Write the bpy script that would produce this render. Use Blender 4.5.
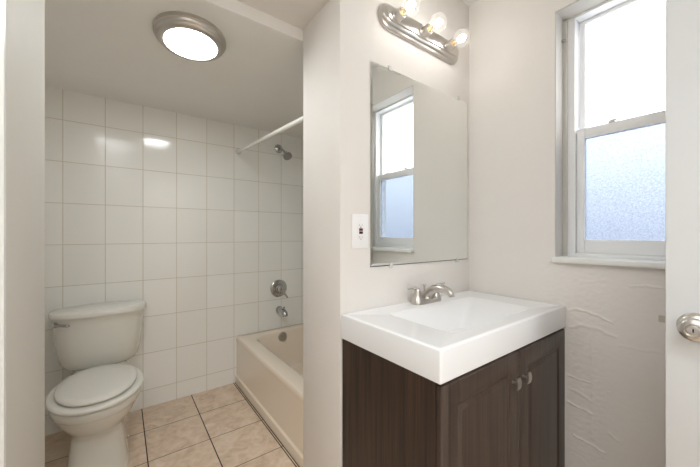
import bpy, bmesh, math, random
from mathutils import Vector, Matrix, noise as mnoise
sc = bpy.context.scene
for o in list(bpy.data.objects):
    bpy.data.objects.remove(o)
C = sc.collection
PI = math.pi

# ------------------------------------------------------------------ camera
cd = bpy.data.cameras.new('camera')
cam = bpy.data.objects.new('camera', cd)
C.objects.link(cam)
cam.location = (0, 0, 1.17)
cam.rotation_euler = (PI / 2, 0, -math.radians(36.55))
cd.sensor_width = 36
cd.lens = 36 * 308 / 700
cd.shift_y = 0.5 / 700
cd.clip_start = 0.02
sc.camera = cam

# ------------------------------------------------------------------ world: pale sky, bluer towards the horizon
W = bpy.data.worlds.new('world')
sc.world = W
W.use_nodes = True
wn, wl = W.node_tree.nodes, W.node_tree.links
wn.clear()
wo = wn.new('ShaderNodeOutputWorld')
wb = wn.new('ShaderNodeBackground')
wt = wn.new('ShaderNodeTexCoord')
ws = wn.new('ShaderNodeSeparateXYZ')
wr = wn.new('ShaderNodeValToRGB')
wl.new(wt.outputs['Generated'], ws.inputs[0])
wl.new(ws.outputs['Z'], wr.inputs[0])
wl.new(wr.outputs[0], wb.inputs[0])
wl.new(wb.outputs[0], wo.inputs[0])
el = wr.color_ramp.elements
el[0].position = 0.0
el[0].color = (0.33, 0.355, 0.41, 1)
el[1].position = 0.5
el[1].color = (1.0, 1.0, 1.0, 1)
e = el.new(0.12); e.color = (0.52, 0.55, 0.59, 1)
e = el.new(0.24); e.color = (0.80, 0.82, 0.85, 1)
e = el.new(0.34); e.color = (0.96, 0.98, 1.0, 1)
wb.inputs[1].default_value = 3.2

# ------------------------------------------------------------------ fill light added behind the camera to brighten the room from the hall
hl = bpy.data.lights.new('hall_fill', 'AREA')
hl.shape = 'DISK'
hl.size = 0.6
hl.energy = 18
hl.color = (0.93, 0.97, 1.0)
hlo = bpy.data.objects.new('hall_fill', hl)
C.objects.link(hlo)
hlo.location = (0.4, -1.3, 2.42)

CH_FILL = 2.44
# soft fill added under the ceiling behind the camera, imitating bounced flash
rl = bpy.data.lights.new('room_fill', 'AREA')
rl.shape = 'DISK'
rl.size = 0.9
rl.energy = 8.0
rl.color = (0.93, 0.965, 1.0)
rlo = bpy.data.objects.new('room_fill', rl)
C.objects.link(rlo)
rlo.location = (-0.35, -0.2, CH_FILL)

BULB_POWER = 20.0
CEIL_POWER = 18.0
sc.view_settings.view_transform = 'Standard'
sc.view_settings.look = 'None'
sc.view_settings.gamma = 1
sc.view_settings.use_curve_mapping = False
sc.view_settings.exposure = 1.08
sc.cycles.max_bounces = 10
sc.cycles.diffuse_bounces = 6
sc.cycles.transparent_max_bounces = 16
sc.cycles.sample_clamp_indirect = 6
sc.cycles.caustics_refractive = False

# ------------------------------------------------------------------ materials
def srgb(r, g, b):
    f = lambda c: (c / 255 / 12.92) if c / 255 <= 0.04045 else ((c / 255 + 0.055) / 1.055) ** 2.4
    return (f(r), f(g), f(b), 1)

class NT:
    def __init__(s, name):
        s.m = bpy.data.materials.new(name)
        s.m.use_nodes = True
        s.t = s.m.node_tree
        s.n, s.l = s.t.nodes, s.t.links
        s.b = s.n['Principled BSDF']
        s.out = s.n['Material Output']
    def new(s, t, **k):
        n = s.n.new(t)
        for a, v in k.items():
            setattr(n, a, v)
        return n
    def put(s, sock, v):
        if hasattr(v, 'is_output') or isinstance(v, bpy.types.NodeSocket):
            s.l.new(v, sock)
        else:
            sock.default_value = v
    def math(s, op, a, b=0.0, c=0.0):
        n = s.new('ShaderNodeMath', operation=op)
        s.put(n.inputs[0], a); s.put(n.inputs[1], b); s.put(n.inputs[2], c)
        return n.outputs[0]
    def mix(s, f, a, b):
        n = s.new('ShaderNodeMix', data_type='RGBA')
        s.put(n.inputs[0], f); s.put(n.inputs[6], a); s.put(n.inputs[7], b)
        return n.outputs[2]
    def coord(s):
        return s.new('ShaderNodeTexCoord').outputs['Object']
    def scaled(s, sx, sy, sz):
        n = s.new('ShaderNodeMapping')
        s.l.new(s.coord(), n.inputs[0])
        n.inputs['Scale'].default_value = (sx, sy, sz)
        return n.outputs[0]
    def noise(s, vec, scale, detail=3, rough=0.5):
        n = s.new('ShaderNodeTexNoise')
        s.l.new(vec, n.inputs['Vector'])
        n.inputs['Scale'].default_value = scale
        n.inputs['Detail'].default_value = detail
        n.inputs['Roughness'].default_value = rough
        return n.outputs[0]
    def bump(s, h, strength, dist, normal=None):
        n = s.new('ShaderNodeBump')
        n.inputs['Strength'].default_value = strength
        n.inputs['Distance'].default_value = dist
        s.l.new(h, n.inputs['Height'])
        if normal is not None:
            s.l.new(normal, n.inputs['Normal'])
        s.l.new(n.outputs[0], s.b.inputs['Normal'])
        return n.outputs[0]
    def set(s, **k):
        for a, v in k.items():
            s.put(s.b.inputs[a.replace('_', ' ')], v)
        return s

def simple(name, col, rough=0.5, metal=0.0, coat=0.0, bump=0.0, bscale=60, mottle=0.0):
    m = NT(name)
    v = m.coord()
    c = tuple(col)
    d = (c[0] * (1 - mottle), c[1] * (1 - mottle), c[2] * (1 - mottle), 1)
    nz = m.noise(v, bscale * 0.2, 3)
    m.set(Base_Color=m.mix(nz, d, c), Roughness=rough, Metallic=metal, Coat_Weight=coat)
    if bump:
        m.bump(m.noise(v, bscale, 4), 0.4, bump)
    return m.m

M = {}
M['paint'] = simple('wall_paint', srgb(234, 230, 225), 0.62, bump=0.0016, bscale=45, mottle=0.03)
M['paint_shaded'] = simple('shaded_wall_paint', srgb(212, 209, 201), 0.62, bump=0.0016, bscale=45, mottle=0.03)  # wall paint greyed and darkened to imitate shade on the left wall end
M['ceil'] = simple('ceiling_paint', srgb(240, 239, 235), 0.55, bump=0.001, bscale=30, mottle=0.03)
M['ceilw'] = simple('white_ceiling_paint', srgb(240, 240, 238), 0.6, mottle=0.02)
M['white'] = simple('white_gloss_paint', srgb(238, 238, 235), 0.35, bump=0.0008, bscale=70, mottle=0.03)
M['reveal'] = simple('reveal_plaster', srgb(208, 204, 196), 0.6, bump=0.004, bscale=28, mottle=0.10)
M['sash'] = simple('window_sash_paint', srgb(245, 246, 246), 0.35, mottle=0.03)
M['doorp'] = simple('door_paint', srgb(219, 221, 222), 0.3, bump=0.0006, bscale=50, mottle=0.02)
M['porc'] = simple('toilet_porcelain', srgb(226, 225, 217), 0.12, coat=0.6, mottle=0.01)
M['seatp'] = simple('toilet_seat_plastic', srgb(228, 226, 218), 0.22, mottle=0.01)
M['tubm'] = simple('almond_tub_enamel', srgb(239, 226, 208), 0.18, coat=0.4, mottle=0.02)
M['sinkm'] = simple('white_cultured_marble', srgb(236, 236, 236), 0.24, coat=0.15, mottle=0.005)
M['nickel'] = simple('brushed_nickel', (0.58, 0.55, 0.51, 1), 0.30, 1.0, mottle=0.08)
M['chrome'] = simple('chrome', (0.72, 0.72, 0.72, 1), 0.08, 1.0, mottle=0.04)
M['bathmetal'] = simple('darkened_bath_chrome', (0.50, 0.50, 0.50, 1), 0.12, 1.0, mottle=0.05)  # chrome darkened to imitate the reflection of dark surroundings
M['dull'] = simple('dull_chrome', (0.52, 0.50, 0.46, 1), 0.28, 1.0, mottle=0.2)
M['plastic'] = simple('white_outlet_plastic', srgb(246, 246, 246), 0.3, mottle=0.01)
M['clearp'] = simple('mirror_clip_plastic', srgb(225, 225, 222), 0.2, mottle=0.02)
M['dark'] = simple('black_plastic', srgb(22, 20, 20), 0.4, mottle=0.1)
M['redp'] = simple('dark_red_plastic', srgb(110, 18, 30), 0.4, mottle=0.1)
M['rubber'] = simple('nozzle_rubber', srgb(150, 148, 144), 0.4, mottle=0.1)
M['brass'] = simple('brass_screw_shell', (0.75, 0.55, 0.25, 1), 0.25, 1.0, mottle=0.05)
M['rodw'] = simple('white_rod_enamel', srgb(238, 237, 232), 0.25, mottle=0.02)
M['caulk'] = simple('aged_caulk', srgb(70, 58, 46), 0.8, mottle=0.3)

def wall_tile():
    m = NT('white_wall_tile')
    sep = m.new('ShaderNodeSeparateXYZ')
    m.l.new(m.coord(), sep.inputs[0])
    # the side walls run along Y, the back wall along X
    hor = m.math('ADD', sep.outputs[0], sep.outputs[1])
    hx = m.math('DIVIDE', m.math('SUBTRACT', hor, 0.709 + 2.487), 0.198)
    hz = m.math('DIVIDE', m.math('SUBTRACT', sep.outputs[2], 0.117), 0.2473)
    dx = m.math('MULTIPLY', m.math('PINGPONG', hx, 0.5), 0.198)
    dz = m.math('MULTIPLY', m.math('PINGPONG', hz, 0.5), 0.2473)
    d = m.math('MINIMUM', dx, dz)
    mr = m.new('ShaderNodeMapRange', interpolation_type='SMOOTHSTEP')
    m.l.new(d, mr.inputs[0])
    mr.inputs[1].default_value = 0.0009
    mr.inputs[2].default_value = 0.0024
    tile = mr.outputs[0]
    cx = m.new('ShaderNodeCombineXYZ')
    m.l.new(m.math('FLOOR', hx), cx.inputs[0]); m.l.new(m.math('FLOOR', hz), cx.inputs[1])
    wn_ = m.new('ShaderNodeTexWhiteNoise', noise_dimensions='2D')
    m.l.new(cx.outputs[0], wn_.inputs['Vector'])
    c1 = m.mix(wn_.outputs[0], srgb(238, 238, 233), srgb(242, 242, 238))
    grout = m.mix(m.noise(m.coord(), 6), srgb(186, 178, 160), srgb(212, 206, 193))
    m.set(Base_Color=m.mix(tile, grout, c1), Coat_Weight=0.3)
    m.set(Roughness=m.math('MULTIPLY_ADD', tile, -0.5, 0.62))
    # every tile is set a touch out of true
    geo = m.new('ShaderNodeNewGeometry')
    sub = m.new('ShaderNodeVectorMath', operation='SUBTRACT')
    m.l.new(wn_.outputs[1], sub.inputs[0]); sub.inputs[1].default_value = (0.5, 0.5, 0.5)
    sca = m.new('ShaderNodeVectorMath', operation='SCALE')
    m.l.new(sub.outputs[0], sca.inputs[0]); sca.inputs[3].default_value = 0.03
    add = m.new('ShaderNodeVectorMath', operation='ADD')
    m.l.new(geo.outputs['Normal'], add.inputs[0]); m.l.new(sca.outputs[0], add.inputs[1])
    nrm = m.new('ShaderNodeVectorMath', operation='NORMALIZE')
    m.l.new(add.outputs[0], nrm.inputs[0])
    h = m.math('ADD', tile, m.math('MULTIPLY', m.noise(m.coord(), 7, 2), 0.5))
    m.bump(h, 0.5, 0.0016, nrm.outputs[0])
    return m.m
M['walltile'] = wall_tile()

def floor_tile():
    m = NT('beige_floor_tile')
    sep = m.new('ShaderNodeSeparateXYZ')
    m.l.new(m.coord(), sep.inputs[0])
    fx = m.math('DIVIDE', m.math('SUBTRACT', sep.outputs[0], 0.108), 0.2985)
    fy = m.math('DIVIDE', m.math('SUBTRACT', sep.outputs[1], 2.19), 0.3025)
    dx = m.math('MULTIPLY', m.math('PINGPONG', fx, 0.5), 0.2985)
    dy = m.math('MULTIPLY', m.math('PINGPONG', fy, 0.5), 0.3025)
    def mask(d, a, b):
        mr = m.new('ShaderNodeMapRange', interpolation_type='SMOOTHSTEP')
        m.l.new(d, mr.inputs[0]); mr.inputs[1].default_value = a; mr.inputs[2].default_value = b
        return mr.outputs[0]
    mx, my = mask(dx, 0.0019, 0.0034), mask(dy, 0.0014, 0.0028)
    cx = m.new('ShaderNodeCombineXYZ')
    m.l.new(m.math('FLOOR', fx), cx.inputs[0]); m.l.new(m.math('FLOOR', fy), cx.inputs[1])
    wn_ = m.new('ShaderNodeTexWhiteNoise', noise_dimensions='2D')
    m.l.new(cx.outputs[0], wn_.inputs['Vector'])
    off = m.new('ShaderNodeVectorMath', operation='MULTIPLY_ADD')
    m.l.new(wn_.outputs[1], off.inputs[0]); off.inputs[1].default_value = (9, 9, 9); m.l.new(m.coord(), off.inputs[2])
    n1 = m.noise(off.outputs[0], 11, 7, 0.62)
    n1.node.inputs['Distortion'].default_value = 1.2
    n2 = m.noise(off.outputs[0], 42, 5, 0.6)
    rp = m.new('ShaderNodeValToRGB')
    m.l.new(m.math('ADD', m.math('MULTIPLY', n1, 0.75), m.math('MULTIPLY', n2, 0.25)), rp.inputs[0])
    r = rp.color_ramp.elements
    r[0].position = 0.36; r[0].color = srgb(196, 172, 148)
    r[1].position = 0.64; r[1].color = srgb(226, 209, 190)
    x = r.new(0.5); x.color = srgb(216, 194, 171)
    col = m.mix(my, srgb(92, 74, 56), rp.outputs[0])
    col = m.mix(mx, srgb(42, 34, 27), col)
    tile = m.math('MINIMUM', mx, my)
    m.set(Base_Color=col, Roughness=m.math('MULTIPLY_ADD', tile, -0.42, 0.8))
    m.bump(m.math('ADD', tile, m.math('MULTIPLY', n2, 0.15)), 0.5, 0.002)
    return m.m
M['floor'] = floor_tile()

def wood(name, dark, light, rough):
    m = NT(name)
    n1 = m.noise(m.scaled(1, 1, 0.02), 150, 4, 0.65)
    n2 = m.noise(m.scaled(1, 1, 0.05), 34, 3, 0.5)
    f = m.math('ADD', m.math('MULTIPLY', n1, 0.6), m.math('MULTIPLY', n2, 0.4))
    rp = m.new('ShaderNodeValToRGB')
    m.l.new(f, rp.inputs[0])
    rp.color_ramp.elements[0].position = 0.36; rp.color_ramp.elements[0].color = dark
    rp.color_ramp.elements[1].position = 0.66; rp.color_ramp.elements[1].color = light
    m.set(Base_Color=rp.outputs[0], Roughness=rough)
    m.bump(n1, 0.25, 0.0006)
    return m.m
M['wood'] = wood('espresso_laminate', srgb(24, 15, 10), srgb(72, 52, 39), 0.45)
M['woodd'] = wood('espresso_door_foil', srgb(50, 39, 33), srgb(86, 72, 62), 0.38)

def mirror():
    m = NT('mirror_silver')
    nz = m.noise(m.coord(), 3)
    m.set(Base_Color=m.mix(nz, (0.86, 0.88, 0.86, 1), (0.88, 0.90, 0.88, 1)), Metallic=1.0, Roughness=0.0)
    return m.m
M['mirror'] = mirror()

def emit(name, col, s):
    m = NT(name)
    m.set(Base_Color=col, Emission_Color=col, Emission_Strength=s, Roughness=0.5)
    return m.m
def bulb_glass(name):
    m = NT(name)
    m.n.remove(m.b)
    tr = m.new('ShaderNodeBsdfTransparent'); tr.inputs[0].default_value = (0.98, 0.975, 0.96, 1)
    tl = m.new('ShaderNodeBsdfTranslucent'); tl.inputs[0].default_value = (0.95, 0.94, 0.92, 1)
    g = m.new('ShaderNodeBsdfGlossy'); g.inputs['Roughness'].default_value = 0.05
    mx = m.new('ShaderNodeMixShader'); mx.inputs[0].default_value = 0.035
    m.l.new(tr.outputs[0], mx.inputs[1]); m.l.new(tl.outputs[0], mx.inputs[2])
    m2 = m.new('ShaderNodeMixShader'); m2.inputs[0].default_value = 0.05
    m.l.new(mx.outputs[0], m2.inputs[1]); m.l.new(g.outputs[0], m2.inputs[2])
    m.l.new(m2.outputs[0], m.out.inputs[0])
    return m.m
M['globe'] = bulb_glass('clear_bulb_glass')

def frosted(name, tint, amount, pattern):
    m = NT(name)
    m.n.remove(m.b)
    vor = m.new('ShaderNodeTexVoronoi', feature='SMOOTH_F1')
    m.l.new(m.coord(), vor.inputs['Vector']); vor.inputs['Scale'].default_value = 170
    nz = m.noise(m.coord(), 110, 3, 0.65)
    mr = m.new('ShaderNodeMapRange')
    m.l.new(m.math('ADD', m.math('MULTIPLY', vor.outputs[0], 0.5), m.math('MULTIPLY', nz, 0.75)), mr.inputs[0])
    mr.inputs[1].default_value = 0.42; mr.inputs[2].default_value = 0.72
    f = mr.outputs[0]
    dim = tuple(c * (1 - pattern) for c in tint[:3]) + (1,)
    col = m.mix(f, tint, dim)
    tr = m.new('ShaderNodeBsdfTransparent'); m.l.new(col, tr.inputs[0])
    tl = m.new('ShaderNodeBsdfTranslucent'); m.l.new(col, tl.inputs[0])
    mx = m.new('ShaderNodeMixShader'); mx.inputs[0].default_value = amount
    m.l.new(tr.outputs[0], mx.inputs[1]); m.l.new(tl.outputs[0], mx.inputs[2])
    g = m.new('ShaderNodeBsdfGlossy'); g.inputs['Roughness'].default_value = 0.25
    bp = m.new('ShaderNodeBump'); bp.inputs['Strength'].default_value = 0.6; bp.inputs['Distance'].default_value = 0.001
    m.l.new(f, bp.inputs['Height']); m.l.new(bp.outputs[0], g.inputs['Normal'])
    m2 = m.new('ShaderNodeMixShader'); m2.inputs[0].default_value = 0.05
    m.l.new(mx.outputs[0], m2.inputs[1]); m.l.new(g.outputs[0], m2.inputs[2])
    m.l.new(m2.outputs[0], m.out.inputs[0])
    return m.m
M['paneu'] = frosted('frosted_upper_glass', (1, 1, 1, 1), 0.25, 0.05)
M['panel'] = frosted('frosted_lower_glass', (0.53, 0.56, 0.605, 1), 0.15, 0.15)

# ------------------------------------------------------------------ mesh helpers (everything in room coordinates, metres)
def B():
    return bmesh.new()

def add_box(bm, x0, x1, y0, y1, z0, z1, bev=0.0, seg=2):
    r = bmesh.ops.create_cube(bm, size=1.0)
    for v in r['verts']:
        v.co = Vector(((x0 + x1) / 2 + v.co.x * (x1 - x0), (y0 + y1) / 2 + v.co.y * (y1 - y0), (z0 + z1) / 2 + v.co.z * (z1 - z0)))
    if bev:
        es = list({e for v in r['verts'] for e in v.link_edges})
        bmesh.ops.bevel(bm, geom=es, offset=bev, segments=seg, profile=0.5, affect='EDGES')
    return bm

def loft(bm, loops, cap0=True, cap1=True, closed=True):
    vs = [[bm.verts.new(p) for p in lp] for lp in loops]
    n = len(vs[0])
    for a, b in zip(vs, vs[1:]):
        for i in range(n if closed else n - 1):
            j = (i + 1) % n
            bm.faces.new((a[i], a[j], b[j], b[i]))
    if cap0: bm.faces.new(list(reversed(vs[0])))
    if cap1: bm.faces.new(vs[-1])
    return bm

def frame_of(d):
    d = Vector(d).normalized()
    up = Vector((0, 0, 1)) if abs(d.z) < 0.95 else Vector((1, 0, 0))
    a = d.cross(up).normalized()
    return d, a, a.cross(d).normalized()

def add_lathe(bm, base, axis, prof, n=40):
    """prof: (distance along axis, radius)"""
    d, a, b = frame_of(axis)
    base = Vector(base)
    loops = []
    for t, r in prof:
        r = max(r, 1e-4)
        loops.append([base + d * t + (a * math.cos(2 * PI * i / n) + b * math.sin(2 * PI * i / n)) * r for i in range(n)])
    return loft(bm, loops)

def catmull(pts, k=6):
    out = []
    P = [pts[0]] + list(pts) + [pts[-1]]
    for i in range(1, len(P) - 2):
        p0, p1, p2, p3 = [Vector(q) for q in P[i - 1:i + 3]]
        for s in range(k):
            t = s / k
            out.append(0.5 * ((2 * p1) + (p2 - p0) * t + (2 * p0 - 5 * p1 + 4 * p2 - p3) * t * t + (3 * p1 - p0 - 3 * p2 + p3) * t ** 3))
    out.append(Vector(pts[-1]))
    return out

def add_tube(bm, pts, rad, n=16, smooth=6, flat=1.0):
    """rad: radius or list of radii per control point; flat squeezes the second cross axis"""
    rr = rad if isinstance(rad, (list, tuple)) else [rad] * len(pts)
    if smooth:
        P = catmull(pts, smooth)
        R = [v.x for v in catmull([(r, 0, 0) for r in rr], smooth)]
    else:
        P, R = [Vector(p) for p in pts], rr
    loops = []
    pa = None
    for i, p in enumerate(P):
        t = (P[min(i + 1, len(P) - 1)] - P[max(i - 1, 0)])
        d, a, b = frame_of(t)
        if pa is not None:
            a = (pa - d * pa.dot(d)).normalized()
            b = a.cross(d).normalized()
        pa = a
        loops.append([p + a * math.cos(2 * PI * j / n) * R[i] + b * math.sin(2 * PI * j / n) * R[i] * flat for j in range(n)])
    return loft(bm, loops)

def superell(cx, cy, a, b, z, e=2.0, n=56, b2=None):
    """b towards -y, b2 towards +y"""
    o = []
    for i in range(n):
        t = 2 * PI * i / n
        c, s = math.cos(t), math.sin(t)
        x = a * math.copysign(abs(c) ** (2 / e), c)
        y = math.copysign(abs(s) ** (2 / e), s)
        y *= (b2 if (b2 is not None and y > 0) else b)
        o.append(Vector((cx + x, cy + y, z)))
    return o

def rrect(x0, x1, y0, y1, z, r, k=8):
    o = []
    for (cx, cy, a0) in ((x1 - r, y1 - r, 0), (x0 + r, y1 - r, 90), (x0 + r, y0 + r, 180), (x1 - r, y0 + r, 270)):
        for i in range(k + 1):
            a = math.radians(a0 + 90 * i / k)
            o.append(Vector((cx + r * math.cos(a), cy + r * math.sin(a), z)))
    return o

def obj(name, bm, mat, parent=None, smooth=True, angle=35, loc=None):
    base = Vector((0, 0, 0))
    q = parent
    while q is not None:
        base += q.location
        q = q.parent
    if loc is not None:
        base = Vector(loc)
    for v in bm.verts:
        v.co -= base
    bmesh.ops.recalc_face_normals(bm, faces=bm.faces)
    if smooth:
        for f in bm.faces: f.smooth = True
        for e in bm.edges:
            if len(e.link_faces) == 2 and e.calc_face_angle(0) > math.radians(angle):
                e.smooth = False
    me = bpy.data.meshes.new(name)
    bm.to_mesh(me)
    bm.free()
    me.materials.append(mat)
    o = bpy.data.objects.new(name, me)
    C.objects.link(o)
    if parent is not None:
        o.parent = parent
    elif loc is not None:
        o.location = loc
    return o

def thing(name, label, cat, loc, group=None, kind=None):
    o = bpy.data.objects.new(name, None)
    o.empty_display_size = 0.05
    C.objects.link(o)
    o.location = loc
    o['label'] = label
    o['category'] = cat
    if group: o['group'] = group
    if kind: o['kind'] = kind
    return o

def struct(name, bm, mat, label, cat, smooth=False):
    o = obj(name, bm, mat, None, smooth)
    o['kind'] = 'structure'
    o['label'] = label
    o['category'] = cat
    return o

# ================================================================== STRUCTURE
VB, VM, VF = 2.487, 1.01, 1.324      # back tiled wall, mirror wall, far face of the partition
UR, UP, UL = 1.60, 0.70, -0.19       # window wall, end of the partition, end of the left wall
CH = 2.475

bm = B(); add_box(bm, -1.0, 1.85, -2.3, 2.6, -0.1, 0.0)
struct('floor', bm, M['floor'], 'beige marbled square floor tiles with dark grout', 'floor')

bm = B(); add_box(bm, -1.0, 1.85, -2.3, VF, CH, CH + 0.1)
struct('ceiling', bm, M['ceilw'], 'white ceiling above the vanity corner', 'ceiling')

# lowered ceiling over toilet and bath, sloping a little towards the back
bm = B()
zs = ((VF, 2.097), (VB + 0.1, 2.025))
lo = [[Vector((x, y, z)) for x in (-0.62, 1.6)] for y, z in zs]
vs = [bm.verts.new(p) for p in (lo[0][0], lo[0][1], lo[1][1], lo[1][0])]
vt = [bm.verts.new(p) for p in (Vector((-0.62, VF, CH)), Vector((1.6, VF, CH)), Vector((1.6, VB + 0.1, CH)), Vector((-0.62, VB + 0.1, CH)))]
bm.faces.new(vs); bm.faces.new(vt)
for i in range(4):
    j = (i + 1) % 4
    bm.faces.new((vs[i], vs[j], vt[j], vt[i]))
struct('ceiling', bm, M['ceil'], 'lower grey-beige ceiling over the toilet and bathtub', 'ceiling')

bm = B(); add_box(bm, -0.62, 1.6, VB, VB + 0.1, 0, 2.06)
struct('wall_back', bm, M['walltile'], 'white tiled wall behind the toilet and bathtub', 'wall')
bm = B(); add_box(bm, -0.62, -0.50, VF, VB, 0, 2.13)
struct('wall_alcove_left', bm, M['paint'], 'side wall left of the toilet', 'wall')
bm = B(); add_box(bm, 1.452, 1.6, VF, VB, 0, 2.13)
struct('wall_alcove_right', bm, M['walltile'], 'tiled wall along the far side of the bathtub', 'wall')
bm = B(); add_box(bm, UP, 1.85, VM, VF, 0, CH, 0.004, 2)
struct('wall_partition', bm, M['paint'], 'pale beige partition wall that carries the mirror', 'wall', True)
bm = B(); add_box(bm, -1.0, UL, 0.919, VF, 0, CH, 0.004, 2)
struct('wall_left', bm, M['paint_shaded'], 'pale end of wall at the left edge, its shade painted in', 'wall', True)
bm = B(); add_box(bm, -0.30, UL + 0.002, 0.904, 0.919, 0, 2.25, 0.003)
struct('trim_1', bm, M['white'], 'white casing strip at the extreme left edge', 'trim', True)
bm = B(); add_box(bm, UL, UP, 0.97, VF + 0.0, 2.152, CH)
struct('wall_header', bm, M['paint'], 'dropped beam over the opening to the toilet', 'wall')
bm = B(); add_box(bm, -1.0, -0.9, -2.2, 0.919, 0, CH)
struct('wall_side', bm, M['paint'], 'side wall of the room beside the camera', 'wall')
bm = B()
add_box(bm, -0.9, 0.30, -0.75, -0.63, 0, CH)
add_box(bm, 1.175, UR, -0.75, -0.63, 0, CH)
add_box(bm, 0.30, 1.175, -0.75, -0.63, 2.06, CH)
struct('wall_rear', bm, M['paint'], 'wall with the doorway behind the camera', 'wall')
bm = B(); add_box(bm, -1.0, 1.85, -2.3, -2.2, 0, CH)
struct('wall_hall', bm, M['paint'], 'far wall of the hall behind the camera', 'wall')

# window wall: blocks round the opening plus a finely modelled patch of lumpy plaster under the window
WV0, WV1, WZ0, WZ1 = 0.04, 0.577, 1.042, 2.192
bm = B()
add_box(bm, UR, 1.85, -2.2, WV0, 0, CH)
add_box(bm, UR, 1.85, WV1, VM, WZ0, CH)
add_box(bm, UR, 1.85, WV0, WV1, WZ1, CH)
add_box(bm, UR + 0.012, 1.85, WV0, VM, 0, WZ0)
ridges = []   # (v, z) polylines of cracks and trowel ridges, height, width
def rp(pts, h, w): ridges.append((pts, h, w))
rp([(0.525, 0.831), (0.489, 0.842), (0.444, 0.834), (0.41, 0.824), (0.374, 0.808)], 0.0032, 0.0042)
rp([(0.517, 0.757), (0.462, 0.775), (0.41, 0.77), (0.362, 0.754)], 0.0022, 0.006)
rp([(0.525, 0.539), (0.48, 0.536), (0.441, 0.538)], 0.0030, 0.0042)
rp([(0.517, 0.481), (0.471, 0.474), (0.444, 0.458)], 0.0016, 0.006)
rp([(0.525, 0.423), (0.495, 0.418), (0.462, 0.418), (0.437, 0.408)], 0.0042, 0.0042)
rp([(0.504, 0.284), (0.471, 0.28), (0.444, 0.277), (0.419, 0.274), (0.397, 0.266)], 0.0048, 0.0042)
rp([(0.441, 0.767), (0.437, 0.619), (0.443, 0.469), (0.437, 0.302)], 0.0014, 0.004)
rp([(0.316, 0.964), (0.273, 0.974), (0.226, 0.971)], 0.0018, 0.0042)
rp([(0.378, 0.354), (0.354, 0.343)], 0.0028, 0.007)
rp([(0.346, 0.72), (0.287, 0.724), (0.232, 0.73)], 0.0012, 0.007)
def segd(p, a, b):
    ab = (b[0] - a[0], b[1] - a[1]); L = ab[0] ** 2 + ab[1] ** 2
    t = max(0, min(1, ((p[0] - a[0]) * ab[0] + (p[1] - a[1]) * ab[1]) / L))
    return math.hypot(p[0] - a[0] - ab[0] * t, p[1] - a[1] - ab[1] * t)
ys = [WV0 + (0.66 - WV0) * i / 190 for i in range(191)] + [0.7, 0.8, 0.9, VM]
zsn = [0.0, 0.1] + [0.18 + (WZ0 - 0.18) * i / 280 for i in range(281)]
grid = []
for z in zsn:
    row = []
    for y in ys:
        h = 0.0
        if 0.18 < z < WZ0 - 0.002 and WV0 + 0.002 < y < 0.66:
            yy = y + 0.006 * mnoise.noise(Vector((y * 30, z * 30, 3)))
            zz = z + 0.006 * mnoise.noise(Vector((y * 30, z * 30, 9)))
            for pts, hh, w in ridges:
                d = min(segd((yy, zz), a, b) for a, b in zip(pts, pts[1:]))
                if d < 3 * w:
                    side = 1.0 if zz > pts[0][1] + (pts[-1][1] - pts[0][1]) * (pts[0][0] - yy) / max(1e-3, pts[0][0] - pts[-1][0]) else 0.55
                    h = max(h, hh * math.exp(-(d / (w * side)) ** 2))
            fade = min(1, (0.66 - y) / 0.05)
            h += fade * 0.0008 * mnoise.fractal(Vector((y * 8, z * 9, 1.7)), 1.0, 2.0, 4)
            h += fade * (0.00025 + 0.0006 * max(0, min(1, (y - 0.36) / 0.06))) * mnoise.fractal(Vector((y * 55, z * 70, 5)), 1.0, 2.0, 3)
        row.append(bm.verts.new((UR - h, y, z)))
    grid.append(row)
for a, b in zip(grid, grid[1:]):
    for i in range(len(a) - 1):
        f = bm.faces.new((a[i], b[i], b[i + 1], a[i + 1]))
edge = [r[0] for r in grid], [r[-1] for r in grid]
o = struct('wall_right', bm, M['paint'], 'pale window wall with cracked lumpy plaster below the window', 'wall', True)

# --------------------------------------------------------------- window
win = thing('window_1', 'white double-hung window with frosted panes and deep reveal', 'window', (1.72, 0.34, 1.065), kind='structure')
bm = B()
add_box(bm, 1.70, 1.79, 0.530, WV1, 1.065, WZ1 - 0.002, 0.002)
add_box(bm, 1.70, 1.79, WV0, 0.078, 1.065, WZ1 - 0.002, 0.002)
add_box(bm, 1.70, 1.79, 0.078, 0.530, 2.176, WZ1 - 0.002, 0.002)
add_box(bm, 1.70, 1.79, 0.078, 0.530, 1.065, 1.082, 0.002)
obj('window_frame', bm, M['sash'], win)
bm = B(); add_box(bm, 1.684, 1.70, 0.558, WV1 - 0.001, 1.066, WZ1 - 0.012, 0.003)
add_box(bm, 1.668, 1.70, WV0 + 0.001, 0.060, 1.066, WZ1 - 0.012, 0.003)
obj('stop_strip', bm, M['reveal'], win)
def sash(name, u0, u1, z0, z1, st, top, bot, glass):
    bm = B()
    add_box(bm, u0, u1, 0.5275 - st, 0.5275, z0, z1, 0.002)
    add_box(bm, u0, u1, 0.0785, 0.0785 + st, z0, z1, 0.002)
    add_box(bm, u0, u1, 0.0785 + st, 0.5275 - st, z1 - top, z1, 0.002)
    add_box(bm, u0, u1, 0.0785 + st, 0.5275 - st, z0, z0 + bot, 0.002)
    s = obj(name, bm, M['sash'], win)
    bm = B(); um = (u0 + u1) / 2
    add_box(bm, um - 0.002, um + 0.002, 0.0785 + st, 0.5275 - st, z0 + bot, z1 - top)
    obj('pane', bm, glass, s, False)
    return s
sash('upper_sash', 1.752, 1.776, 1.622, 2.175, 0.022, 0.016, 0.034, M['paneu'])
ls = sash('lower_sash', 1.716, 1.744, 1.083, 1.658, 0.030, 0.046, 0.060, M['panel'])
bm = B()
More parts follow.
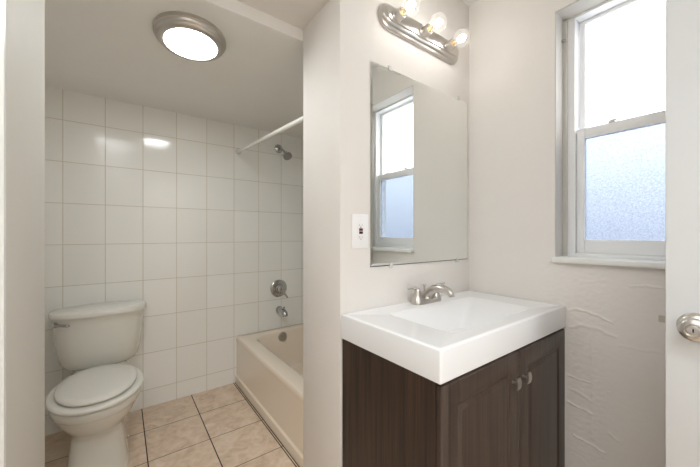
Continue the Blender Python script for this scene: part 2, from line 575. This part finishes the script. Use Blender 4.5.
for y in (0.40, 0.20):
    add_box(bm, 1.708, 1.742, y - 0.012, y + 0.012, 1.658, 1.664, 0.002)
    add_box(bm, 1.702, 1.718, y - 0.02, y + 0.004, 1.662, 1.667, 0.002)
obj('sash_lock', bm, M['white'], ls)
bm = B(); add_lathe(bm, (1.684, 0.566, 2.085), (-1, 0, 0), [(0, 0.006), (0.006, 0.006), (0.008, 0.004)], 14)
add_box(bm, 1.670, 1.684, 0.562, 0.5755, 2.078, 2.086, 0.002)
obj('blind_bracket', bm, M['dull'], win)
# plaster reveal lining
bm = B()
add_box(bm, UR + 0.002, 1.71, WV1 - 0.003, WV1 + 0.02, 1.066, WZ1, 0.0)
add_box(bm, UR + 0.002, 1.71, WV0 - 0.02, WV0 + 0.003, 1.066, WZ1, 0.0)
add_box(bm, UR + 0.002, 1.71, WV0, WV1, WZ1 - 0.004, WZ1 + 0.02, 0.0)
obj('reveal_lining', bm, M['reveal'], win, False)
bm = B(); add_box(bm, 1.572, 1.795, 0.0, 0.5795, 1.0425, 1.0655, 0.004)
obj('window_sill', bm, M['white'], win)

# --------------------------------------------------------------- door
door = thing('door_1', 'open white door standing edge-on at the right edge', 'door', (1.1375, -0.607, 0.012), kind='structure')
bm = B(); add_box(bm, 1.12, 1.155, -0.607, 0.153, 0.012, 2.04, 0.0025)
slab = obj('door_slab', bm, M['doorp'], door)
KV, KZ = 0.100, 0.945
def knob(side, u):
    d = (side, 0, 0)
    bm = B()
    add_lathe(bm, (u, KV, KZ), d, [(0, 0.0335), (0.003, 0.0335), (0.006, 0.0322), (0.0125, 0.0245), (0.014, 0.016), (0.022, 0.0135), (0.026, 0.0150),
                                   (0.030, 0.022), (0.036, 0.0262), (0.044, 0.0268), (0.051, 0.0245), (0.055, 0.019), (0.056, 0.0145), (0.0535, 0.0125)], 48)
    k = obj('door_knob', bm, M['nickel'], slab)
    bm = B()
    add_lathe(bm, (u + side * 0.0535, KV, KZ), d, [(-0.002, 0.0118), (0.0006, 0.0118), (0.0012, 0.0105), (0.0008, 0.006), (0.0008, 0.001)], 32)
    ck = obj('lock_cylinder', bm, M['chrome'], slab)
    if side < 0:
        bm = B()
        add_box(bm, u - 0.0549, u - 0.0535, KV - 0.0012, KV + 0.0012, KZ - 0.004, KZ + 0.0042)
        obj('keyhole', bm, M['dark'], slab, False)
knob(-1, 1.12); knob(1, 1.155)
bm = B(); add_box(bm, 1.125, 1.150, 0.1515, 0.1542, KZ - 0.028, KZ + 0.028, 0.0008)
obj('latch_plate', bm, M['nickel'], slab)
bm = B()
pr = [(0, 0), (0.013, 0), (0.013, 0.004), (0.002, 0.014), (0, 0.014)]
loft(bm, [[Vector((1.131 + a, 0.153 + b, z)) for a, b in pr] for z in (KZ - 0.005, KZ + 0.012)])
obj('latch_bolt', bm, M['dull'], slab, False)
for z in (0.25, 1.05, 1.82):
    bm = B()
    add_lathe(bm, (1.114, -0.612, z - 0.045), (0, 0, 1), [(0, 0.006), (0.09, 0.006)], 12)
    add_box(bm, 1.117, 1.121, -0.612, -0.575, z - 0.045, z + 0.045)
    obj('hinge', bm, M['nickel'], door)

# ================================================================== TOILET
TX = -0.092
toi = thing('toilet', 'white two-piece toilet with closed lid against the tiled wall', 'toilet', (TX, 2.1, 0.0))
bm = B()
def egg(yf, yb, hw, z, e=2.15, cyf=0.55):
    cy = yf + (yb - yf) * cyf
    return superell(TX - 0.003, cy, hw + 0.002, cy - yf, z, e, 64, yb - cy)
secs = [egg(1.880, 2.32, 0.128, 0.000, 4.5), egg(1.882, 2.32, 0.126, 0.012, 4.5), egg(1.890, 2.31, 0.119, 0.040, 5.0), egg(1.900, 2.30, 0.111, 0.11, 5.0),
        egg(1.908, 2.30, 0.103, 0.185, 4.6), egg(1.898, 2.30, 0.105, 0.210, 3.4), egg(1.868, 2.30, 0.122, 0.232, 2.5), egg(1.832, 2.29, 0.145, 0.262, 2.3),
        egg(1.800, 2.28, 0.163, 0.298, 2.2), egg(1.784, 2.27, 0.173, 0.328, 2.15), egg(1.780, 2.26, 0.176, 0.336, 2.15), egg(1.774, 2.255, 0.180, 0.342, 2.15),
        egg(1.771, 2.25, 0.182, 0.366, 2.15), egg(1.774, 2.245, 0.180, 0.374, 2.15), egg(1.782, 2.24, 0.172, 0.378, 2.15)]
loft(bm, secs)
loft(bm, [rrect(TX - a, TX + a, 2.17, 2.46, z, 0.03) for a, z in ((0.085, 0.20), (0.10, 0.29), (0.115, 0.36), (0.118, 0.388), (0.112, 0.394))])
bowl = obj('bowl', bm, M['porc'], toi, angle=50)
for s in (-1, 1):
    bm = B()
    add_lathe(bm, (TX + s * 0.112, 2.17, 0.008), (0, 0, 1), [(0, 0.014), (0.012, 0.013), (0.018, 0.009), (0.021, 0.003)], 20)
    obj('bolt_cap', bm, M['porc'], bowl)
def plate(secs_):
    b_ = B(); loft(b_, secs_); return b_
seat = obj('seat', plate([egg(1.766, 2.262, 0.180, 0.381, 2.15), egg(1.758, 2.265, 0.189, 0.386, 2.15), egg(1.757, 2.266, 0.190, 0.395, 2.15), egg(1.764, 2.262, 0.184, 0.401, 2.15), egg(1.775, 2.255, 0.169, 0.403, 2.15)]), M['seatp'], toi, angle=60)
for s in (-1, 1):
    bm = B()
    add_box(bm, TX + s * 0.075 - 0.022, TX + s * 0.075 + 0.022, 2.232, 2.266, 0.394, 0.409, 0.004, 3)
    obj('hinge', bm, M['seatp'], seat)
bm = plate([egg(1.800, 2.240, 0.146, 0.4075), egg(1.790, 2.246, 0.157, 0.4085), egg(1.786, 2.248, 0.161, 0.412), egg(1.786, 2.248, 0.161, 0.419), egg(1.792, 2.244, 0.156, 0.4245),
            egg(1.82, 2.228, 0.132, 0.4285), egg(1.88, 2.185, 0.085, 0.4318), egg(1.95, 2.13, 0.03, 0.433)])
obj('lid', bm, M['seatp'], toi, angle=60)
def tsec(hw, yf, z, e=4.2):
    yb = 2.468
    cy = 2.40
    return superell(TX - 0.007, cy, hw + 0.004, cy - yf, z, e, 64, yb - cy)
bm = B()
loft(bm, [tsec(0.122, 2.335, 0.388, 2.8), tsec(0.147, 2.315, 0.394, 2.8), tsec(0.162, 2.301, 0.406, 2.9), tsec(0.180, 2.286, 0.436, 3.0), tsec(0.194, 2.272, 0.495, 3.1),
          tsec(0.203, 2.258, 0.58, 3.2), tsec(0.208, 2.248, 0.66, 3.2), tsec(0.211, 2.244, 0.704, 3.2)])
tank = obj('tank', bm, M['porc'], toi, angle=60)
bm = B()
loft(bm, [tsec(0.214, 2.242, 0.7045, 3.1), tsec(0.223, 2.229, 0.707, 3.1), tsec(0.224, 2.227, 0.724, 3.1), tsec(0.221, 2.231, 0.732, 3.1), tsec(0.210, 2.243, 0.737, 3.1), tsec(0.18, 2.272, 0.7405, 2.8), tsec(0.10, 2.33, 0.743, 2.4)])
obj('tank_lid', bm, M['porc'], toi, angle=60)
bm = B()
LX, LY, LZ = TX - 0.196, 2.276, 0.678
add_lathe(bm, (LX, LY + 0.04, LZ), (0, -1, 0), [(0, 0.013), (0.042, 0.013), (0.046, 0.010), (0.06, 0.007)], 20)
add_tube(bm, [(LX - 0.005, LY - 0.018, LZ), (LX + 0.02, LY - 0.022, LZ - 0.001), (LX + 0.048, LY - 0.024, LZ - 0.006), (LX + 0.062, LY - 0.024, LZ - 0.008)], [0.0085, 0.008, 0.0085, 0.005], 14, 5, 0.8)
obj('flush_lever', bm, M['bathmetal'], toi)
bm = B()
add_tube(bm, [(TX - 0.17, 2.487, 0.15), (TX - 0.17, 2.44, 0.15), (TX - 0.165, 2.42, 0.19), (TX - 0.15, 2.40, 0.30), (TX - 0.13, 2.39, 0.405)], 0.006, 10)
add_lathe(bm, (TX - 0.17, 2.485, 0.15), (0, -1, 0), [(0, 0.022), (0.004, 0.021), (0.006, 0.01), (0.05, 0.01)], 18)
obj('supply_hose', bm, M['chrome'], toi)

# ================================================================== BATHTUB
tub = thing('bathtub', 'almond enamelled bathtub between tiled wall and partition', 'bathtub', (1.08, 1.9, 0.0))
X0, X1, Y0, Y1, RZ = 0.713, 1.449, VF + 0.003, VB - 0.003, 0.365
bm = B()
loops = [rrect(X0 + 0.004, X1, Y0, Y1, 0.0, 0.003), rrect(X0 + 0.004, X1, Y0, Y1, 0.058, 0.003), rrect(X0 + 0.014, X1, Y0, Y1, 0.068, 0.003),
         rrect(X0 + 0.016, X1, Y0, Y1, 0.31, 0.003), rrect(X0 + 0.012, X1, Y0, Y1, 0.335, 0.003), rrect(X0 + 0.010, X1, Y0, Y1, RZ - 0.01, 0.003), rrect(X0 + 0.015, X1 - 0.003, Y0 + 0.002, Y1 - 0.002, RZ - 0.002, 0.003),
         rrect(X0 + 0.022, X1 - 0.006, Y0 + 0.004, Y1 - 0.004, RZ, 0.004),
         rrect(X0 + 0.105, X1 - 0.05, Y0 + 0.08, Y1 - 0.062, RZ, 0.14), rrect(X0 + 0.114, X1 - 0.058, Y0 + 0.09, Y1 - 0.068, RZ - 0.004, 0.14), rrect(X0 + 0.122, X1 - 0.066, Y0 + 0.10, Y1 - 0.074, RZ - 0.016, 0.14),
         rrect(X0 + 0.140, X1 - 0.085, Y0 + 0.14, Y1 - 0.086, 0.22, 0.14), rrect(X0 + 0.165, X1 - 0.11, Y0 + 0.20, Y1 - 0.10, 0.10, 0.13), rrect(X0 + 0.19, X1 - 0.135, Y0 + 0.24, Y1 - 0.12, 0.065, 0.12), rrect(X0 + 0.24, X1 - 0.18, Y0 + 0.30, Y1 - 0.17, 0.055, 0.10)]
loft(bm, loops)
shell = obj('tub_shell', bm, M['tubm'], tub, angle=40)
bm = B()
add_box(bm, X0 + 0.001, X0 + 0.006, Y0, Y1, 0.0, 0.003)
obj('caulk_seam', bm, M['caulk'], tub, False)
bm = B()
ov = Vector((1.083, VB - 0.082, 0.312))
add_lathe(bm, ov, (0, -1, 0.10), [(-0.01, 0.039), (0.003, 0.039), (0.007, 0.036), (0.009, 0.03), (0.0095, 0.002)], 36)
for s in (-1, 1):
    add_lathe(bm, ov + Vector((s * 0.018, -0.0085, 0)), (0, -1, 0.1), [(0, 0.005), (0.003, 0.0045), (0.004, 0.001)], 12)
obj('overflow_plate', bm, M['dull'], tub)
bm = B()
add_lathe(bm, (1.083, 2.21, 0.054), (0, 0, 1), [(0, 0.035), (0.004, 0.034), (0.005, 0.02), (0.010, 0.018), (0.013, 0.002)], 28)
obj('drain_stopper', bm, M['dull'], tub)

# shower rod
rod = thing('shower_rod', 'white shower curtain rod running from tiled wall to partition', 'rod', (0.742, VB, 1.823))
a_, b_ = Vector((0.742, VB - 0.004, 1.823)), Vector((0.752, VF + 0.004, 1.757))
bm = B(); add_tube(bm, [a_, b_], 0.0115, 20, 0)
m_ = a_.lerp(b_, 0.45)
add_tube(bm, [m_, b_], 0.0135, 20, 0)
obj('rod', bm, M['rodw'], rod)
for p, d in ((a_, (0, -1, 0)), (b_, (0, 1, 0))):
    bm = B()
    q = Vector((p.x, VB - 0.0005 if d[1] < 0 else VF + 0.0005, p.z))
    add_lathe(bm, q, d, [(0, 0.021), (0.012, 0.021), (0.02, 0.018), (0.032, 0.0155), (0.034, 0.012)], 28)
    obj('end_cap', bm, M['rodw'] if d[1] > 0 else M['clearp'], rod)

# shower head
sh = thing('wall_shower', 'small chrome shower head on short arm high on tiled wall', 'shower', (1.079, VB, 1.90))
bm = B(); add_lathe(bm, (1.079, VB - 0.0005, 1.90), (0, -1, 0), [(0, 0.036), (0.004, 0.036), (0.010, 0.030), (0.016, 0.015), (0.018, 0.011)], 32)
obj('flange', bm, M['bathmetal'], sh)
hd = Vector((1.10, VB - 0.10, 1.848))
bm = B(); add_tube(bm, [(1.079, VB - 0.008, 1.90), (1.081, VB - 0.04, 1.897), (1.09, VB - 0.075, 1.872), hd], 0.0095, 16)
obj('arm', bm, M['bathmetal'], sh)
ax = Vector((0.04, -0.62, -0.62)).normalized()
bm = B()
add_lathe(bm, hd - ax * 0.012, ax, [(0, 0.012), (0.01, 0.016), (0.02, 0.016), (0.024, 0.013), (0.03, 0.018), (0.048, 0.034), (0.054, 0.037), (0.066, 0.037), (0.068, 0.034), (0.066, 0.031)], 36)
obj('spray_housing', bm, M['bathmetal'], sh)
bm = B()
d, a, b = frame_of(ax)
c0 = hd + ax * 0.0545
add_lathe(bm, c0, ax, [(-0.004, 0.0305), (0.001, 0.0305), (0.002, 0.026), (0.002, 0.001)], 32)
for r, n in ((0.010, 8), (0.02, 14)):
    for i in range(n):
        p = c0 + a * r * math.cos(2 * PI * i / n) + b * r * math.sin(2 * PI * i / n)
        add_lathe(bm, p, ax, [(0.001, 0.0018), (0.0045, 0.0014)], 6)
add_tube(bm, [c0 + a * 0.034 - ax * 0.004, c0 + a * 0.046 - ax * 0.004], 0.004, 8, 0)
obj('spray_face', bm, M['rubber'], sh)

# valve
va = thing('tub_valve', 'round chrome bath valve with lever on tiled wall above spout', 'valve', (1.081, VB, 0.705))
bm = B(); add_lathe(bm, (1.081, VB - 0.0005, 0.705), (0, -1, 0), [(0, 0.074), (0.004, 0.074), (0.009, 0.069), (0.012, 0.055), (0.014, 0.04), (0.03, 0.034), (0.032, 0.03)], 44)
obj('escutcheon', bm, M['bathmetal'], va)
bm = B()
add_lathe(bm, (1.081, VB - 0.028, 0.705), (0, -1, 0), [(0, 0.026), (0.012, 0.028), (0.03, 0.026), (0.04, 0.022), (0.044, 0.012), (0.045, 0.001)], 32)
add_tube(bm, [(1.085, VB - 0.052, 0.700), (1.10, VB - 0.06, 0.680), (1.118, VB - 0.066, 0.652), (1.134, VB - 0.068, 0.628)], [0.016, 0.014, 0.012, 0.008], 14, 5, 0.7)
obj('lever_handle', bm, M['bathmetal'], va)

sp = thing('tub_spout', 'chrome bath spout on tiled wall between valve and tub rim', 'spout', (1.085, VB, 0.52))
bm = B()
add_lathe(bm, (1.085, VB - 0.0005, 0.522), (0, -1, 0), [(0, 0.031), (0.012, 0.031), (0.02, 0.028)], 28)
add_tube(bm, [(1.085, VB - 0.012, 0.522), (1.085, VB - 0.05, 0.523), (1.085, VB - 0.09, 0.520), (1.085, VB - 0.118, 0.508), (1.085, VB - 0.128, 0.488)], [0.027, 0.026, 0.026, 0.024, 0.020], 22)
obj('spout_body', bm, M['bathmetal'], sp)
bm = B(); add_lathe(bm, (1.085, VB - 0.102, 0.540), (0, 0, 1), [(0, 0.004), (0.014, 0.004), (0.016, 0.008), (0.022, 0.008), (0.024, 0.005)], 16)
obj('diverter_knob', bm, M['bathmetal'], sp)

# flush ceiling light
AXC = Vector((0, -math.sin(0.06), -math.cos(0.06)))     # square to the sloping ceiling
CL = (0.257, 1.574)
zc = 2.092 - (CL[1] - VF) * (0.072 / (VB + 0.1 - VF))
cl = thing('ceiling_light', 'round nickel flush ceiling light with glowing white diffuser', 'ceiling light', (CL[0], CL[1], zc))
bm = B()
add_lathe(bm, Vector((CL[0], CL[1], zc)) - AXC * 0.004, AXC, [(-0.004, 0.147), (0.010, 0.150), (0.017, 0.149), (0.020, 0.145), (0.026, 0.144), (0.031, 0.141), (0.034, 0.136), (0.039, 0.134), (0.043, 0.129), (0.045, 0.120), (0.045, 0.110), (0.040, 0.109)], 72)
obj('trim_ring', bm, M['nickel'], cl)
E_DIFF = emit('lit_diffuser', (0.975, 1.0, 1.0, 1), CEIL_POWER)
bm = B()
add_lathe(bm, Vector((CL[0], CL[1], zc)) + AXC * 0.035, AXC, [(0, 0.1089), (0.003, 0.1089), (0.0045, 0.10), (0.0055, 0.06), (0.006, 0.002)], 64)
obj('diffuser', bm, E_DIFF, cl)

# ================================================================== VANITY
cab = thing('vanity_cabinet', 'dark espresso two-door vanity cabinet under the white sink top', 'cabinet', (1.15, 0.78, 0.0))
CX0, CX1, CY0, CY1, CZ = 0.708, 1.599, 0.553, 1.006, 0.755
bm = B()
add_box(bm, CX0, CX0 + 0.016, CY0, CY1, 0, CZ, 0.0008)
add_box(bm, CX1 - 0.016, CX1, CY0, CY1, 0, CZ, 0.0008)
add_box(bm, CX0 + 0.016, CX1 - 0.016, CY1 - 0.006, CY1, 0.08, CZ)
add_box(bm, CX0 + 0.016, CX1 - 0.016, CY0 + 0.001, CY1 - 0.006, 0.09, 0.105)
add_box(bm, CX0 + 0.016, CX1 - 0.016, CY0 + 0.05, CY0 + 0.065, 0, 0.09)
add_box(bm, CX0 + 0.016, CX1 - 0.016, CY0 + 0.0005, CY0 + 0.018, CZ - 0.045, CZ)
add_box(bm, 1.148, 1.188, CY0 + 0.0005, CY0 + 0.018, 0.105, CZ - 0.045)
carc = obj('carcass', bm, M['wood'], cab, False)
def cab_door(x0, x1, kx):
    z0, z1, yf, yb = 0.085, 0.744, 0.535, 0.5525
    bm = B()
    def ring(i, y):
        return [Vector(p) for p in ((x0 + i, y, z0 + i), (x1 - i, y, z0 + i), (x1 - i, y, z1 - i), (x0 + i, y, z1 - i))]
    loft(bm, [ring(0, yb), ring(0, yf + 0.006), ring(0.0012, yf + 0.003), ring(0.004, yf + 0.0006), ring(0.007, yf), ring(0.066, yf), ring(0.069, yf + 0.0012), ring(0.074, yf + 0.0052), ring(0.079, yf + 0.006), ring(0.084, yf + 0.005),
              ring(0.094, yf + 0.001), ring(0.099, yf + 0.0002)])
    dr = obj('door', bm, M['woodd'], cab, angle=25)
    bm = B()
    kz = 0.645
    add_lathe(bm, (kx, yf, kz), (0, -1, 0), [(-0.001, 0.0052), (0.003, 0.0048), (0.014, 0.0046), (0.022, 0.0055)], 18)
    pr = [(-0.0015, 0.0225), (0.0, 0.017), (0.003, 0.024), (0.005, 0.03), (0.003, 0.032)]
    # curved rectangular knob head
    sec = []
    for k in range(9):
        t = -1 + 2 * k / 8
        z = kz + t * 0.0195
        y = yf - 0.0225 - 0.0035 * (1 - t * t)
        w = 0.0138 - 0.001 * abs(t) ** 3
        sec.append([Vector((kx - w, y, z)), Vector((kx + w, y, z)), Vector((kx + w, y + 0.006, z)), Vector((kx - w, y + 0.006, z))])
    loft(bm, sec)
    obj('knob', bm, M['nickel'], dr)
cab_door(0.713, 1.1665, 1.114)
cab_door(1.1695, 1.598, 1.193)

# sink top
top = thing('sink_top', 'glossy white rectangular sink top with sloping basin on the vanity', 'sink', (1.147, 0.77, 0.757))
SX0, SX1, SY0, SY1, SZ0, SZ1 = 0.701, 1.5955, 0.530, 1.0085, 0.757, 0.850
bm = B()
loops = [rrect(SX0, SX1, SY0, SY1, SZ0, 0.006), rrect(SX0, SX1, SY0, SY1, SZ1 - 0.006, 0.006), rrect(SX0 + 0.0018, SX1 - 0.0018, SY0 + 0.0018, SY1 - 0.001, SZ1 - 0.0018, 0.006), rrect(SX0 + 0.006, SX1 - 0.006, SY0 + 0.006, SY1 - 0.004, SZ1, 0.006),
         rrect(SX0 + 0.018, SX1 - 0.016, SY0 + 0.016, SY1 - 0.01, SZ1, 0.006), rrect(SX0 + 0.024, SX1 - 0.021, SY0 + 0.021, SY1 - 0.013, SZ1 - 0.0022, 0.006),
         rrect(0.855, 1.450, 0.598, 0.914, SZ1 - 0.0022, 0.03), rrect(0.862, 1.443, 0.605, 0.908, SZ1 - 0.0045, 0.03), rrect(0.868, 1.437, 0.611, 0.902, SZ1 - 0.009, 0.028)]
for t in (0.1, 0.35, 0.65, 0.93, 1.0):
    z_ = SZ1 - 0.009 - 0.092 * t + (0.004 if t == 0.93 else 0)
    loops.append(rrect(0.868 + 0.235 * t, 1.437 - 0.245 * t, 0.611 + 0.065 * t, 0.902 - 0.105 * t, z_, 0.028 - 0.014 * t))
loops.append(rrect(1.120, 1.175, 0.715, 0.770, 0.745, 0.014))
loft(bm, loops)
obj('basin', bm, M['sinkm'], top, angle=40)
bm = B(); add_lathe(bm, (1.1475, 0.7425, 0.744), (0, 0, 1), [(0, 0.023), (0.003, 0.022), (0.003, 0.017), (0.006, 0.015), (0.008, 0.002)], 28)
obj('drain', bm, M['nickel'], top)

# faucet
FX, FY, FZ = 1.160, 0.957, 0.8485
fa = thing('faucet', 'brushed nickel two-handle faucet on the back of the sink top', 'faucet', (FX, FY, FZ))
bm = B()
def stad(hw, hh, z, n=14):
    o = []
    for i in range(n + 1):
        t = -PI / 2 + PI * i / n
        o.append(Vector((FX + hw - hh + hh * math.cos(t), FY + hh * math.sin(t), z)))
    for i in range(n + 1):
        t = PI / 2 + PI * i / n
        o.append(Vector((FX - hw + hh + hh * math.cos(t), FY + hh * math.sin(t), z)))
    return o
loft(bm, [stad(0.094, 0.029, FZ - 0.0005), stad(0.094, 0.029, FZ + 0.012), stad(0.092, 0.027, FZ + 0.016), stad(0.087, 0.022, FZ + 0.019), stad(0.075, 0.012, FZ + 0.021)])
obj('base', bm, M['nickel'], fa, angle=50)
for s in (-1, 1):
    bm = B(); hx = FX + s * 0.064
    add_lathe(bm, (hx, FY, FZ + 0.014), (0, 0, 1), [(0, 0.0275), (0.006, 0.027), (0.010, 0.024), (0.03, 0.0185), (0.046, 0.0155), (0.055, 0.0135), (0.060, 0.009), (0.062, 0.001)], 28)
    add_tube(bm, [(hx + s * 0.0, FY, FZ + 0.066), (hx + s * 0.014, FY - 0.002, FZ + 0.073), (hx + s * 0.036, FY - 0.004, FZ + 0.075), (hx + s * 0.066, FY - 0.006, FZ + 0.0765)], [0.0115, 0.009, 0.006, 0.0055], 14, 5, 0.75)
    obj('handle', bm, M['nickel'], fa, angle=50)
bm = B()
add_lathe(bm, (FX, FY - 0.002, FZ + 0.014), (0, 0, 1), [(0, 0.024), (0.008, 0.0225), (0.022, 0.018)], 26)
add_tube(bm, [(FX, FY + 0.004, FZ + 0.016), (FX, FY - 0.006, FZ + 0.036), (FX, FY - 0.028, FZ + 0.058), (FX, FY - 0.062, FZ + 0.073), (FX, FY - 0.098, FZ + 0.074), (FX, FY - 0.128, FZ + 0.064), (FX, FY - 0.139, FZ + 0.052)],
         [0.021, 0.020, 0.019, 0.0185, 0.0175, 0.015, 0.0125], 22)
spt = obj('spout', bm, M['nickel'], fa, angle=50)
bm = B(); add_lathe(bm, (FX, FY - 0.139, FZ + 0.053), (0, -0.25, -1), [(0, 0.0115), (0.007, 0.0115), (0.008, 0.009)], 20)
obj('aerator', bm, M['dull'], spt)
bm = B()
add_lathe(bm, (FX + 0.006, FY + 0.018, FZ + 0.016), (0, 0, 1), [(0, 0.0038), (0.046, 0.0033), (0.052, 0.0035), (0.055, 0.006), (0.061, 0.0075), (0.065, 0.006), (0.066, 0.001)], 16)
obj('lift_rod', bm, M['nickel'], fa)

# ================================================================== MIRROR
mi = thing('wall_mirror', 'frameless rectangular mirror clipped to the wall above the sink', 'mirror', (1.217, VM, 1.028))
bm = B()
mx0, mx1, mz0, mz1 = 0.854, 1.572, 1.031, 1.912
def mr_(i, y):
    return [Vector(p) for p in ((mx0 + i, y, mz0 + i), (mx1 - i, y, mz0 + i), (mx1 - i, y, mz1 - i), (mx0 + i, y, mz1 - i))]
loft(bm, [mr_(0, VM - 0.0008), mr_(0, VM - 0.0042), mr_(0.011, VM - 0.0060)])
obj('mirror_glass', bm, M['mirror'], mi, False)
bm = B(); add_box(bm, mx0 + 0.001, mx1 + 0.0022, VM - 0.0032, VM - 0.0002, mz0 - 0.0028, mz1 + 0.0008)
obj('mirror_backing', bm, M['caulk'], mi, False)
for (x, z, s) in ((0.968, mz1, 1), (1.482, mz1, 1), (0.975, mz0, -1), (1.475, mz0, -1)):
    bm = B()
    add_box(bm, x - 0.008, x + 0.008, VM - 0.0095, VM - 0.0005, z + s * 0.001 if s > 0 else z - 0.014, z + 0.014 if s > 0 else z - 0.001, 0.002)
    add_box(bm, x - 0.008, x + 0.008, VM - 0.0095, VM - 0.0066, z - 0.008 if s > 0 else z - 0.006, z + 0.006 if s > 0 else z + 0.008, 0.001)
    add_lathe(bm, (x, VM - 0.0095, z + s * 0.008), (0, -1, 0), [(-0.001, 0.0032), (0.001, 0.003), (0.0015, 0.001)], 12)
    obj('clip', bm, M['clearp'], mi)

# ================================================================== OUTLET
ou = thing('wall_outlet', 'white outlet plate with dark red buttons left of the mirror', 'outlet', (0.806, VM, 1.182))
bm = B(); add_box(bm, 0.755, 0.843, VM - 0.0065, VM - 0.0004, 1.110, 1.253, 0.003)
obj('cover_plate', bm, M['plastic'], ou)
ox, oz = 0.799, 1.182
bm = B(); add_box(bm, ox - 0.0165, ox + 0.0165, VM - 0.0085, VM - 0.006, oz - 0.0335, oz + 0.0335, 0.001)
rc = obj('receptacle', bm, M['plastic'], ou)
bm = B(); add_box(bm, ox - 0.0095, ox + 0.0095, VM - 0.0105, VM - 0.008, oz + 0.001, oz + 0.0115, 0.0006)
obj('reset_button', bm, M['redp'], rc)
bm = B(); add_box(bm, ox - 0.0095, ox + 0.0095, VM - 0.0105, VM - 0.008, oz - 0.0115, oz - 0.001, 0.0006)
obj('test_button', bm, M['dark'], rc)
for s in (-1, 1):
    bm = B()
    add_box(bm, ox - 0.0075, ox - 0.0058, VM - 0.0089, VM - 0.0084, oz + s * 0.025 - 0.004, oz + s * 0.025 + 0.004)
    add_box(bm, ox + 0.0058, ox + 0.0075, VM - 0.0089, VM - 0.0084, oz + s * 0.025 - 0.003, oz + s * 0.025 + 0.003)
    add_box(bm, ox - 0.002, ox + 0.002, VM - 0.0089, VM - 0.0084, oz + s * 0.025 - 0.0105, oz + s * 0.025 - 0.0065)
    obj('socket_slot', bm, M['rubber'], rc, False)
bm = B(); add_lathe(bm, (ox, VM - 0.0085, oz + 0.0160), (0, -1, 0), [(0, 0.003), (0.001, 0.0015)], 10)
obj('indicator', bm, M['redp'], rc)
for s in (-1, 1):
    bm = B()
    add_lathe(bm, (ox, VM - 0.0065, oz + s * 0.0485), (0, -1, 0), [(-0.001, 0.003), (0.0006, 0.0028), (0.001, 0.001)], 12)
    obj('screw', bm, M['plastic'], ou)

# ================================================================== VANITY LIGHT
vl = thing('vanity_light', 'brushed nickel three-bulb light bar above the mirror', 'wall light', (1.18, VM, 2.137))
bm = B()
def stadz(hw, hh, y, n=5):
    o = []
    for sgn in (1, -1):
        for i in range(n + 1):
            t = -PI / 2 + PI * i / n
            o.append(Vector((1.185 + sgn * (hw - hh + hh * math.cos(t)), y, 2.137 + sgn * hh * math.sin(t))))
    return o
loft(bm, [stadz(0.288, 0.056, VM - 0.0005, 12), stadz(0.288, 0.056, VM - 0.010, 12), stadz(0.285, 0.053, VM - 0.015, 12), stadz(0.276, 0.044, VM - 0.018, 12), stadz(0.274, 0.042, VM - 0.024, 12), stadz(0.270, 0.038, VM - 0.028, 12),
          stadz(0.262, 0.030, VM - 0.030, 12), stadz(0.260, 0.028, VM - 0.036, 12), stadz(0.254, 0.022, VM - 0.039, 12)])
obj('backplate', bm, M['nickel'], vl, angle=40)
E_BULB = emit('lit_filament', (1.0, 0.975, 0.945, 1), BULB_POWER)
for bx in (0.980, 1.160, 1.346):
    bm = B()
    add_lathe(bm, (bx, VM - 0.036, 2.134), (0, -1, 0), [(0, 0.027), (0.004, 0.027), (0.008, 0.0235), (0.036, 0.0225), (0.038, 0.020), (0.034, 0.019)], 32)
    obj('socket', bm, M['nickel'], vl)
    bm = B()
    R = 0.040
    prof = [(0.0, 0.0135), (0.006, 0.014)] + [(0.052 - R * math.cos(math.radians(a)), R * math.sin(math.radians(a))) for a in (28, 40, 52, 65, 78, 90, 105, 120, 135, 150, 163, 172, 179)]
    add_lathe(bm, (bx, VM - 0.068, 2.134), (0, -1, 0), prof, 32)
    bulb = obj('bulb', bm, M['globe'], vl, angle=80)
    bm = B(); add_lathe(bm, (bx, VM - 0.066, 2.134), (0, -1, 0), [(0, 0.0132), (0.010, 0.0130), (0.014, 0.008), (0.024, 0.005), (0.03, 0.003)], 20)
    obj('bulb_base', bm, M['brass'], bulb)
    bm = B(); add_lathe(bm, (bx, VM - 0.096, 2.134), (0, -1, 0), [(0, 0.003), (0.004, 0.009), (0.014, 0.015), (0.024, 0.0165), (0.034, 0.013), (0.042, 0.006), (0.044, 0.001)], 20)
    obj('filament', bm, E_BULB, bulb)
